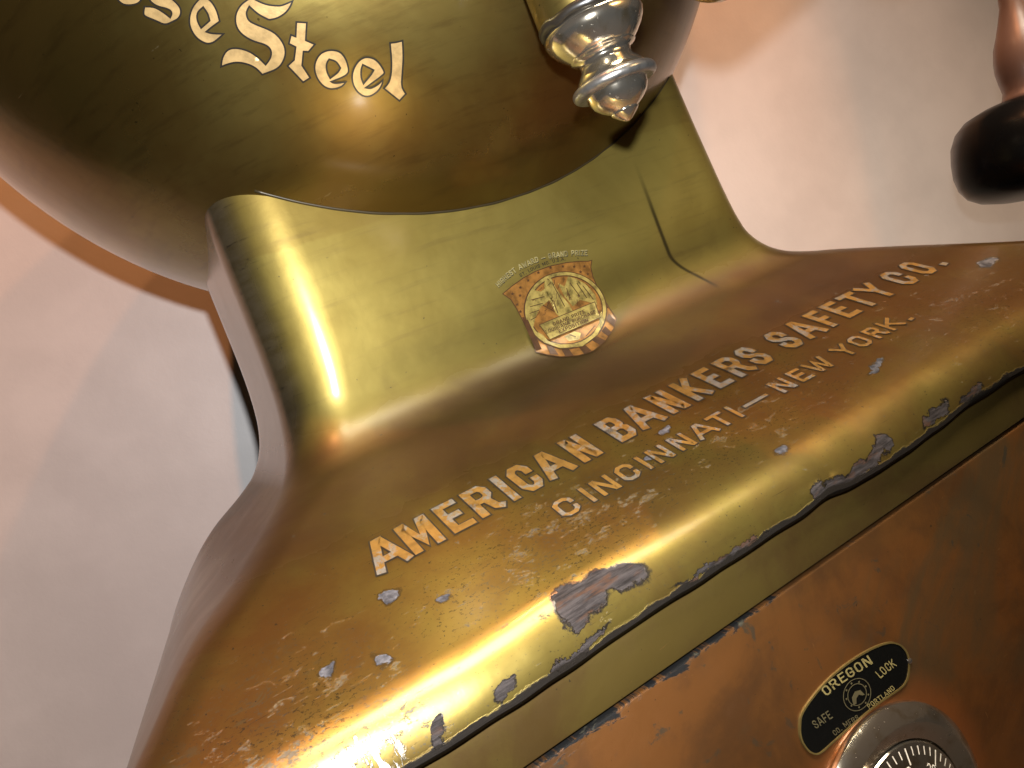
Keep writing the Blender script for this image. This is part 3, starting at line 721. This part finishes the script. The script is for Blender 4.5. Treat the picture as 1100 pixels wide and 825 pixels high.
# --- gothic letters on the ball (photo-traced outlines laid on the sphere)
def zD(pts): return [(140 + x / 6.875, y / 6.875) for x, y in pts]
def zE(pts): return [(290 + x / 6.875, y / 6.875) for x, y in pts]
def smooth_loop(pts, it=2, keep=50):
    """round only gentle corners"""
    for _ in range(it):
        out = []
        n = len(pts)
        for i in range(n):
            a, b, c = Vector(pts[i - 1]), Vector(pts[i]), Vector(pts[(i + 1) % n])
            ang = math.degrees((b - a).angle(c - b)) if (b - a).length > 1e-6 and (c - b).length > 1e-6 else 0
            if ang < keep: out += [tuple(b.lerp(a, 0.25)), tuple(b.lerp(c, 0.25))]
            else: out.append(tuple(b))
        pts = out
    return pts
letters = [
 ('t', zE([(195, 160), (272, 165), (265, 295), (332, 325), (285, 380), (248, 378), (238, 480), (298, 572), (245, 605), (130, 484), (178, 440), (190, 345), (140, 320), (155, 255), (190, 268)]), []),
 ('e', zE([(460, 365), (520, 380), (560, 430), (583, 510), (575, 545), (520, 575), (452, 600), (475, 614), (560, 603), (530, 640), (450, 660), (385, 630), (338, 560), (325, 480), (355, 410), (400, 375)]),
  [zE([(437, 435), (490, 450), (520, 500), (500, 535), (445, 575), (420, 530), (415, 470)])]),
 ('e', zE([(720, 415), (790, 440), (848, 527), (838, 550), (705, 645), (745, 652), (800, 620), (832, 588), (828, 625), (790, 680), (725, 715), (665, 698), (615, 635), (603, 560), (622, 490), (665, 435)]),
  [zE([(685, 475), (765, 515), (750, 545), (690, 615), (672, 570), (672, 510)])]),
 ('l', zE([(885, 315), (930, 310), (978, 298), (985, 420), (976, 540), (970, 640), (1003, 690), (955, 742), (840, 650), (885, 600), (900, 480)]), []),
 ('S', zD([(672, 490), (680, 420), (720, 360), (790, 350), (880, 375), (950, 425), (1000, 475), (1035, 430), (1045, 375), (1010, 330), (900, 300), (820, 250), (780, 190), (775, 110), (810, 40), (860, 0), (900, -22), (930, 0), (1010, 35), (1100, 42)])
  + zE([(100, 35), (168, 5), (150, 50), (115, 95), (60, 130), (0, 145)]) + zD([(1010, 138), (940, 100), (880, 45), (855, 90), (872, 150), (930, 180)]) + zE([(0, 218), (60, 260), (108, 330), (118, 400), (90, 470), (45, 512)])
  + zD([(975, 548), (930, 500), (870, 470), (790, 455), (720, 470)]), []),
 ('e', zD([(540, -30), (595, 0), (640, 70), (662, 155), (600, 200), (562, 232), (600, 245), (690, 248), (650, 285), (610, 315), (560, 322), (490, 280), (445, 210), (435, 140), (455, 60), (500, 0)]),
  [zD([(540, 50), (575, 100), (588, 150), (525, 205), (495, 150), (495, 90)])]),
 ('s', zD([(100, 90), (108, 47), (180, 48), (250, 90), (297, 128), (312, 95), (290, 65), (200, 45), (150, 10), (130, -40), (220, -90), (330, -60), (300, -20), (365, 40), (380, 90), (360, 135), (310, 160), (258, 183), (190, 150), (105, 117)]), []),
 ('e', zD([(-60, -120), (20, -60), (85, -5), (60, 25), (0, 38), (-60, 30), (-110, -30), (-110, -90)]), []),
]
gold, blk = Decal(), Decal()
for nme, outer, holes in letters:
    keep = 38 if nme in 'tl' else 62
    o2 = smooth_loop(outer, 2, keep); h2 = [smooth_loop(h, 2, 60) for h in holes]
    gold.poly(o2, h2, grid=5.0)
    for lp in [o2] + h2:
        for i in range(len(lp)):
            if (Vector(lp[i]) - Vector(lp[i - 1])).length < 1e-5: continue
        cl = [Vector(p) for p in lp] + [Vector(lp[0])]
        Lp, Rp = strip([tuple(p) for p in cl], 0.95, 0)
        blk.quad_strip(Lp, Rp, 0.0004)
o = gold.build('ball_lettering', on_ball, safe, m_leafball); o['label'] = 'gold blackletter words ending in Steel with black outline on the ball'
blk.build('lettering_outline', on_ball, o, m_outline)

# --- medal emblem on the neck
def zP(pts): return [(520 + x / 5.5, 250 + y / 5.5) for x, y in pts]
m_em_gold = mat_plain('emblem_gold', (0.34, 0.19, 0.04), 0.35, 0.35, 0.3, 0.6, 60)
m_em_pale = mat_plain('emblem_pale_gold', (0.44, 0.32, 0.085), 0.35, 0.35, 0.3, 0.7, 55)
m_em_red = mat_plain('emblem_copper', (0.36, 0.160, 0.035), 0.35, 0.35, 0.3, 0.65, 40)
m_em_dark = mat_plain('emblem_brown', (0.085, 0.035, 0.012), 0.2, 0.4, 0.3, 0.4, 70)
sf = on(bv_ped, 0.0006)
shield = zP([(108, 362), (160, 318), (230, 268), (300, 230), (380, 200), (480, 178), (560, 170), (612, 170), (634, 164), (628, 205), (640, 260), (665, 318), (702, 388), (740, 450), (782, 510), (765, 570), (720, 640), (650, 700), (560, 730), (450, 737), (370, 724), (305, 708), (290, 660), (260, 590), (222, 510), (190, 450), (155, 395)])
d = Decal(); d.poly(shield, grid=4)
em = d.build('emblem', sf, safe, m_em_red); em['label'] = 'gold and copper shield transfer with stars, stripes and an eagle medal'
d = Decal()
Lp, Rp = strip(shield + [shield[0]], 0.45, 0); d.quad_strip(Lp, Rp, 0.0012)
d.build('emblem_border', sf, em, m_em_dark)
# field of stripes and the dark lower rim
def circ(cx, cy, rx, ry, n=48, ang=0.0, a0=0, a1=360):
    out = []
    for i in range(n + (0 if a1 - a0 == 360 else 1)):
        a = R(a0 + (a1 - a0) * i / n); X, Y = rx * math.cos(a), ry * math.sin(a)
        out.append((cx + X * math.cos(ang) - Y * math.sin(ang), cy + X * math.sin(ang) + Y * math.cos(ang)))
    return out
d = Decal()
for pts in ([(222, 500), (250, 500), (340, 690), (305, 700)], [(352, 630), (400, 665), (440, 725), (390, 722)], [(450, 680), (500, 690), (530, 730), (480, 733)], [(555, 675), (590, 660), (635, 700), (590, 718)],
            [(638, 640), (668, 615), (715, 640), (685, 668)], [(692, 585), (715, 555), (752, 590), (735, 618)], [(722, 520), (735, 480), (775, 520), (765, 560)], [(665, 330), (690, 375), (735, 450), (715, 440)]):
    d.poly(zP(pts), lift=0.0010)
d.build('emblem_stripes', sf, em, m_em_dark)
d = Decal()
for x, y in ((165, 362), (212, 325), (210, 372), (258, 283), (193, 425), (212, 467), (318, 237), (390, 208), (463, 200), (530, 202), (590, 200), (567, 233), (610, 245), (629, 288)):
    px, py = zP([(x, y)])[0]; st = []
    for i in range(10):
        a = R(36 * i - 20); rr = 2.1 if i % 2 == 0 else 0.95; st.append((px + rr * math.cos(a), py + rr * math.sin(a)))
    d.poly(st, lift=0.0014)
d.build('emblem_stars', sf, em, m_em_dark)
A_ = R(8)
d = Decal(); d.poly(zP(circ(478, 462, 248, 232, 64, A_)), grid=4, lift=0.0016)
med = d.build('medal', sf, em, m_em_dark)
d = Decal(); d.poly(zP(circ(478, 460, 240, 225, 64, A_)), [zP(circ(478, 460, 222, 207, 64, A_))], lift=0.0022)
d.build('medal_rim', sf, em, m_em_pale)
d = Decal(); d.poly(zP(circ(478, 460, 215, 200, 64, A_)), grid=4, lift=0.0022)
d.build('medal_field', sf, em, m_em_red)
d = Decal(); e2 = Decal()
bird = [(355, 262), (385, 262), (420, 330), (450, 370), (500, 430), (520, 470), (480, 478), (440, 500), (420, 480), (400, 420), (375, 380), (350, 320)]
wingl = [(355, 330), (330, 350), (285, 340), (265, 380), (250, 450), (262, 520), (285, 565), (300, 500), (330, 440), (380, 400), (420, 480), (400, 400), (380, 370)]
wingr = [(430, 300), (470, 320), (490, 260), (540, 275), (600, 310), (650, 370), (665, 430), (600, 410), (560, 400), (520, 440), (470, 380)]
for q_ in (bird, wingl, wingr): d.poly(zP(q_), grid=3, lift=0.0034)
for q_ in ([(310, 590), (345, 610), (380, 650), (450, 668), (560, 665), (640, 610), (680, 540), (672, 500), (690, 470), (700, 520), (670, 610), (580, 680), (450, 690), (350, 655)], [(470, 620), (530, 590), (570, 600), (560, 640), (500, 650)]):
    d.poly(zP(q_), lift=0.0032)
d.build('medal_eagle', sf, em, m_em_pale)
for a, b in (((272, 400), (350, 380)), ((265, 440), (340, 420)), ((262, 480), (320, 460)), ((270, 520), (305, 500)), ((395, 300), (470, 440)), ((500, 300), (560, 380)), ((540, 300), (600, 390)), ((575, 315), (640, 400)), ((365, 275), (380, 285)),
             ((340, 430), (410, 470)), ((320, 560), (400, 520)), ((480, 330), (500, 400)), ((400, 400), (430, 480)), ((500, 610), (540, 625)), ((600, 620), (650, 560))):
    Lp, Rp = strip(zP([a, b]), 0.42, 0); e2.quad_strip(Lp, Rp, 0.0044)
for i in range(46):
    a = R(random.uniform(150, 400)); rr = random.uniform(60, 190)
    x_, y_ = 478 + rr * 1.05 * math.cos(a), 440 + rr * 0.95 * math.sin(a) * (1 if math.sin(a) < 0 else 0.6)
    dx, dy = random.uniform(-1, 1) * 10 + (x_ - 478) * 0.12, random.uniform(14, 34)
    Lp, Rp = strip(zP([(x_, y_), (x_ + dx * 0.5 + 3, y_ + dy * 0.5), (x_ + dx, y_ + dy)]), random.uniform(0.15, 0.40), 0); e2.quad_strip(Lp, Rp, 0.0044)
e2.build('medal_engraving', sf, em, m_em_dark)
d = Decal(); d.poly(zP([(320, 550), (645, 415), (682, 512), (385, 642)]), grid=3, lift=0.0050)
ban = d.build('medal_banner', sf, em, m_em_pale)
d = Decal(); q_ = zP([(320, 550), (645, 415), (682, 512), (385, 642), (320, 550)]); Lp, Rp = strip(q_, 0.35, 0); d.quad_strip(Lp, Rp, 0.0056)
def px_text(d, txt, p0, p1, hgt, up_, hw=0.09, lift=0.0066, arc=0.0):
    """stroke text between two photo points; up_ = direction of the letter tops"""
    tot = sum(GL[c][0] + 0.22 for c in txt) - 0.22
    P0, P1, U = Vector(p0), Vector(p1), Vector(up_)
    x = 0.0
    for c in txt:
        w = GL[c][0]
        def fn(p, x=x):
            u = (x + p[0]) / tot; base = P0.lerp(P1, u) + U * (arc * 4 * u * (1 - u)); return tuple(base + U * (p[1] * hgt))
        d.glyph(c, fn, hw, lift=lift, step=0.0001); x += w + 0.22
def zp1(x, y): return zP([(x, y)])[0]
upv = (Vector(zp1(0, 0)) - Vector(zp1(38, 93))).normalized()
px_text(d, 'GRAND PRIZE', zp1(405, 560), zp1(590, 482), 3.5, upv, 0.10)
px_text(d, 'LOUISIANA PURCHASE', zp1(362, 606), zp1(655, 486), 3.5, upv, 0.10)
px_text(d, 'EXPOSITION', zp1(440, 604), zp1(610, 534), 3.5, upv, 0.10)
d.build('banner_lettering', sf, ban, m_em_dark)
# the arched words above the shield
def arc_text(d, txt, pts, hgt, hw, lift):
    P = [Vector(p) for p in pts]; seg = [(b - a).length for a, b in zip(P, P[1:])]; tot = sum(seg)
    wt = sum(GL[c][0] + 0.25 for c in txt) - 0.25; x = 0.0
    def at(u):
        s_ = u * tot
        for i, L_ in enumerate(seg):
            if s_ <= L_ or i == len(seg) - 1:
                d_ = (P[i + 1] - P[i]).normalized(); return P[i] + d_ * s_, Vector((d_.y, -d_.x))
            s_ -= L_
    for c in txt:
        def fn(p, x=x):
            b, n = at((x + p[0]) / wt); return tuple(b + n * p[1] * hgt)
        d.glyph(c, fn, hw, lift=lift, step=0.0001); x += GL[c][0] + 0.25
arcp = zP([(85, 322), (140, 268), (200, 222), (300, 176), (400, 148), (500, 135), (608, 132)])
d = Decal(); arc_text(d, 'HIGHEST AWARD - GRAND PRIZE', arcp, 5.0, 0.10, 0.0006)
o = d.build('award_lettering', sf, safe, mat_plain('award_print', (0.36, 0.29, 0.12), 0.1, 0.35, 0.2, 0.6, 50))
dd = Decal(); arc_text(dd, 'HIGHEST AWARD - GRAND PRIZE', [(x + 0.5, y + 0.6) for x, y in arcp], 5.0, 0.12, 0.0)
dd.build('lettering_outline', sf, o, m_outline)
d = Decal(); arc_text(d, 'ST. LOUIS MO. U.S.A.', zP([(215, 262), (300, 215), (400, 178), (480, 162)]), 3.2, 0.09, 0.0)
d.build('award_lettering', sf, safe, m_outline)
d = Decal(); arc_text(d, 'PATENTED', zP([(665, 722), (760, 665), (870, 590)]), 2.6, 0.07, 0.0)
d.build('patent_lettering', sf, safe, m_em_dark)

# --- lock maker's plate above the dial
def zL(pts): return [(850 + x / 6.111, 680 + y / 6.111) for x, y in pts]
def on_door(p, lift):
    r = ray(p[0], p[1]); q = r * ((PY + 0.001) / r.y); return Vector((q.x, q.y - 0.0006 - lift, q.z))
outer = zL([(42, 600), (48, 540), (80, 480), (120, 425), (180, 350), (260, 270), (360, 190), (460, 125), (560, 75), (640, 52), (700, 65), (745, 105), (768, 165), (768, 240), (758, 300), (730, 350), (650, 405), (540, 480), (430, 570), (340, 650), (250, 730), (190, 785), (150, 800), (100, 775), (60, 720), (42, 660)])
inner = []
cxy = Vector((sum(p[0] for p in outer) / len(outer), sum(p[1] for p in outer) / len(outer)))
outer = smooth_loop(outer, 2, 80)
Lp, Rp = strip(outer + [outer[0]], 1.7, 0)
cand = Lp if sum((p - cxy).length for p in Lp) < sum((p - cxy).length for p in Rp) else Rp
inner = [tuple(p) for p in cand[:-1]]
m_plate_rim = mat_plain('plate_brass_rim', (0.20, 0.145, 0.045), 0.6, 0.45, 0.1)
m_plate = mat_gloss('plate_black_enamel', (0.004, 0.004, 0.0035), 0.22, 0.0, 0.0, 0.15)
m_plate_txt = mat_plain('plate_gold_print', (0.38, 0.31, 0.12), 0.4, 0.35)
m_plate_dim = mat_plain('plate_faded_print', (0.13, 0.11, 0.055), 0.3, 0.4)
# solid rim slab with a black enamel face
bm_v, bm_f = [], []
n = len(outer)
for lift in (-0.0004, 0.0028):
    for p in outer: bm_v.append(tuple(on_door(p, lift)))
for p in inner: bm_v.append(tuple(on_door(p, 0.0028)))
for p in inner: bm_v.append(tuple(on_door(p, 0.0014)))
for i in range(n):
    j = (i + 1) % n
    bm_f += [(i, j, n + j, n + i), (n + i, n + j, 2 * n + j, 2 * n + i), (2 * n + i, 2 * n + j, 3 * n + j, 3 * n + i)]
plate = mesh('maker_plate', bm_v, bm_f, safe, m_plate_rim, sharp=30); fix(plate)
plate['label'] = 'curved black and brass plate reading OREGON SAFE LOCK above the dial'
d = Decal(); d.poly(inner, grid=6); d.build('plate_face', lambda p, l: on_door(p, 0.0017 + l), plate, m_plate)
sfp = lambda p, l: on_door(p, 0.0022 + l)
d = Decal(); arc_text(d, 'OREGON', zL([(218, 408), (260, 372), (310, 330), (370, 290), (440, 245), (522, 192)]), 9.0, 0.088, 0.0004)
arc_text(d, 'LOCK', zL([(572, 292), (620, 250), (678, 208)]), 8.0, 0.085, 0.0004)
arc_text(d, 'PORTLAND', zL([(500, 492), (560, 447), (620, 405), (668, 362)]), 4.6, 0.09, 0.0004)
d.build('plate_lettering', sfp, plate, m_plate_txt)
d = Decal(); arc_text(d, 'SAFE', zL([(150, 622), (195, 590), (258, 548)]), 8.0, 0.085, 0.0004)
arc_text(d, 'CO. MFRS', zL([(275, 668), (350, 610), (436, 560)]), 5.0, 0.08, 0.0004)
d.build('plate_lettering', sfp, plate, m_plate_dim)
d = Decal()
for r1 in ((88, 98), (60, 66)):
    q0 = zL(circ(420, 400, r1[0], r1[1] * 1.1, 40, 0.3)); Lp, Rp = strip(q0 + [q0[0]], 0.4, 0); d.quad_strip(Lp, Rp, 0.0004)
q0 = zL([(395, 470), (385, 420), (405, 380), (440, 370), (470, 400), (455, 405), (430, 400), (415, 425), (415, 460)]); d.poly(q0, lift=0.0006)
for i in range(9):
    a = R(40 * i); q0 = zL(circ(420 + 74 * math.cos(a), 400 + 84 * math.sin(a), 6, 7, 8)); d.poly(q0, lift=0.0004)
d.build('plate_badge', sfp, plate, m_plate_dim)
# screw
L([(0.0045, 0.0), (0.0045, 0.003), (0.003, 0.0045), (0.0008, 0.005)], tuple(on_door((975.5, 709.5), 0)), 'plate_screw', m_nickel, plate, 16, 'y')
# numbers on the dial
def on_dial(p, lift):      # p = (angle in deg, radius)
    a = R(p[0]); r_ = p[1]; h_ = conic_h(r_) + 0.0004 + lift
    return Vector((DC[0] + r_ * math.cos(a), DC[1] - h_, DC[2] + r_ * math.sin(a)))
d = Decal()
for i in range(10):
    a0 = 153 - 36 * i; txt = str(i * 10) if i else '0'
    txt = {0: '90', 1: '0', 2: '10', 3: '20', 4: '30', 5: '40', 6: '50', 7: '60', 8: '70', 9: '80'}[i]
    tw = sum(GL[c][0] + 0.2 for c in txt) - 0.2; x = -tw / 2
    for c in txt:
        fn = lambda p, x=x: (a0 - (x + p[0]) * 8.2, 0.070 + p[1] * 0.0115)
        d.glyph(c, fn, 0.07, lift=0.0003, step=0.0001); x += GL[c][0] + 0.2
d.build('dial_numbers', on_dial, dial, m_tick)
d = Decal()                 # index mark on the fixed ring
for a0, b0 in (((926+11.5, 745+31), (885+57, 745+42)),):
    pass
def on_ring(p, lift):
    a = R(p[0]); r_ = p[1]; h_ = 0.0175 + (r_ - 0.112) / (0.1335 - 0.112) * 0.008 + 0.0006 + lift
    return Vector((DC[0] + r_ * math.cos(a), DC[1] - h_, DC[2] + r_ * math.sin(a)))
d.poly([(125.5, 0.114), (126.7, 0.114), (127.3, 0.1235), (128.5, 0.1255), (128.2, 0.130), (124.2, 0.130), (123.9, 0.1255), (125.0, 0.1235)])
d.build('index_mark', on_ring, dial, m_tick)

# ------------------------------------------------------------------ the black knob at the right edge
KD = 2.0
kc = ray(1115, 153); kc = kc * (KD / kc.dot(CF))
knob_root = empty('finial_knob', W(kc))
knob_root['label'] = 'glossy black rounded knob under a rosy copper bulb at the right edge'
knob_root['category'] = 'finial'
kx = (CX * 0.995 + CD * 0.10).normalized()
ax = (CD * 0.985 + CX * 0.17).normalized()     # axis of the knob, leaning
def lathe_axis(prof, c, axis, seg=64):
    u = axis.orthogonal().normalized(); w = axis.cross(u); vs, fs = [], []
    for r, h in prof:
        for k in range(seg):
            a = 2 * math.pi * k / seg; vs.append(tuple(c + axis * h + (u * math.cos(a) + w * math.sin(a)) * r))
    for i in range(len(prof) - 1):
        for k in range(seg):
            a, b = i * seg + k, i * seg + (k + 1) % seg; fs.append((a, b, b + seg, a + seg))
    fs.append(tuple(range(seg))[::-1]); fs.append(tuple(range((len(prof) - 1) * seg, len(prof) * seg)))
    return vs, fs
u1 = KD / FPX
def kprof(lst): return [(r * u1, h * u1) for r, h in lst]
v, f = lathe_axis(kprof([(2, -47), (34, -46), (52, -43), (66, -37), (75, -28), (81, -14), (83, 2), (83, 18), (80, 32), (73, 43), (62, 50), (46, 54), (24, 56), (2, 56)]), kc, ax)
o = mesh('black_cap', v, f, knob_root, mat_gloss('black_gloss', (0.004, 0.004, 0.004), 0.22, 0.0, 0.0, 0.12), origin=W(kc)); fix(o)
v, f = lathe_axis(kprof([(30, -44), (26, -52), (24, -60), (26, -70), (28, -82), (28, -94), (26, -108), (22, -120), (18, -134), (14, -150), (13, -200), (13, -1500)]), kc, ax)
o = mesh('copper_bulb', v, f, knob_root, mat_gloss('rosy_copper', (0.15, 0.085, 0.062), 0.35, 0.15, 0.1), origin=W(kc)); fix(o)

# ------------------------------------------------------------------ setting
WN = Vector((0.23, 0.973, 0)).normalized(); WT = Vector((WN.y, -WN.x, 0)); WD = 2.93
def wallp(a, z): return tuple(WN * WD + WT * a + Vector((0, 0, z)))
fl = -H / S
s = Sh('painted_plaster')
n1 = s.noise(s.P, 2.0, 4, 0.6); n2 = s.noise(s.P, 60, 4, 0.6)
s.bsdf(s.mix(s.ramp(n1, 0.3, 0.7), (0.74, 0.69, 0.65), (0.64, 0.595, 0.56)), 0.0, s.add(0.42, s.mul(n1, 0.1)), 0.0, 0.1, s.bump(s.add(n2, s.mul(n1, 2.0)), 0.12, 0.0015))
m_wall = s.m
wall = mesh('wall', [wallp(-3.4, fl), wallp(7.0, fl), wallp(7.0, 1.5), wallp(-3.4, 1.5)], [(0, 1, 2, 3)], None, m_wall, origin=Vector(W(wallp(0, fl))), smooth=False)
wall['kind'] = 'structure'
s = Sh('dark_carpet'); n1 = s.noise(s.P, 40, 5, 0.7)
s.bsdf(s.mix(n1, (0.05, 0.035, 0.028), (0.03, 0.022, 0.018)), 0, 0.9, 0, 0.1, s.bump(n1, 0.5, 0.003))
floor = mesh('floor', [(-12, -12, fl), (14, -12, fl), (14, 6, fl), (-12, 6, fl)], [(0, 1, 2, 3)], None, s.m, origin=Vector((0, 0, 0)), smooth=False)
floor['kind'] = 'structure'

# ------------------------------------------------------------------ light
world = bpy.data.worlds.new('World'); scene.world = world; world.use_nodes = True
bg = world.node_tree.nodes['Background']; bg.inputs[0].default_value = (1.0, 0.66, 0.40, 1); bg.inputs[1].default_value = 0.035

def aim(o, target):
    d = (Vector(target) - o.location); o.rotation_euler = d.to_track_quat('-Z', 'Y').to_euler()
def spot(name, p, target, power, colr, size, angle=80, blend=0.5):
    l = bpy.data.lights.new(name, 'SPOT'); l.energy = power; l.color = colr; l.shadow_soft_size = size; l.spot_size = R(angle); l.spot_blend = blend
    o = bpy.data.objects.new(name, l); col.objects.link(o); o.location = W(p); aim(o, W(target)); return o
def area(name, p, target, power, colr, sx, sy):
    l = bpy.data.lights.new(name, 'AREA'); l.shape = 'RECTANGLE'; l.size = sx; l.size_y = sy; l.energy = power; l.color = colr
    o = bpy.data.objects.new(name, l); col.objects.link(o); o.location = W(p); aim(o, W(target)); return o
FP = -CD * 0.13 + CF * 0.02
spot('camera_flash', FP, tuple(FP + CF - CX * 0.42), 18.5, (0.93, 0.96, 1.0), 0.006, 125, 0.6)
WARM = (1.0, 0.39, 0.14)
spot('ceiling_lamp', (-0.6, -0.9, 7.0), (0.9, 2.8, 0.0), 125, WARM, 0.02, 50, 0.5)
spot('ceiling_lamp', (2.5, -0.3, 6.0), (0.2, 2.6, -0.3), 50, WARM, 0.015, 50, 0.3)
spot('ceiling_lamp', (3.4, -0.7, 5.2), (0.0, 2.6, -0.3), 45, WARM, 0.015, 50, 0.3)
pl = area('lip_streak_light', (2.0, -1.15, 3.8), (1.6, 0.82, -0.35), 6, (1.0, 0.94, 0.78), 1.10, 0.40)  # added soft light for the streak along the lip
pl.data.spread = R(60)

scene.view_settings.view_transform = 'Standard'; scene.view_settings.look = 'None'; scene.view_settings.exposure = 0; scene.view_settings.gamma = 1
scene.render.engine = 'CYCLES'
scene.cycles.use_denoising = True
scene.cycles.max_bounces = 8
scene.cycles.caustics_reflective = False; scene.cycles.caustics_refractive = False
scene.cycles.sample_clamp_indirect = 6
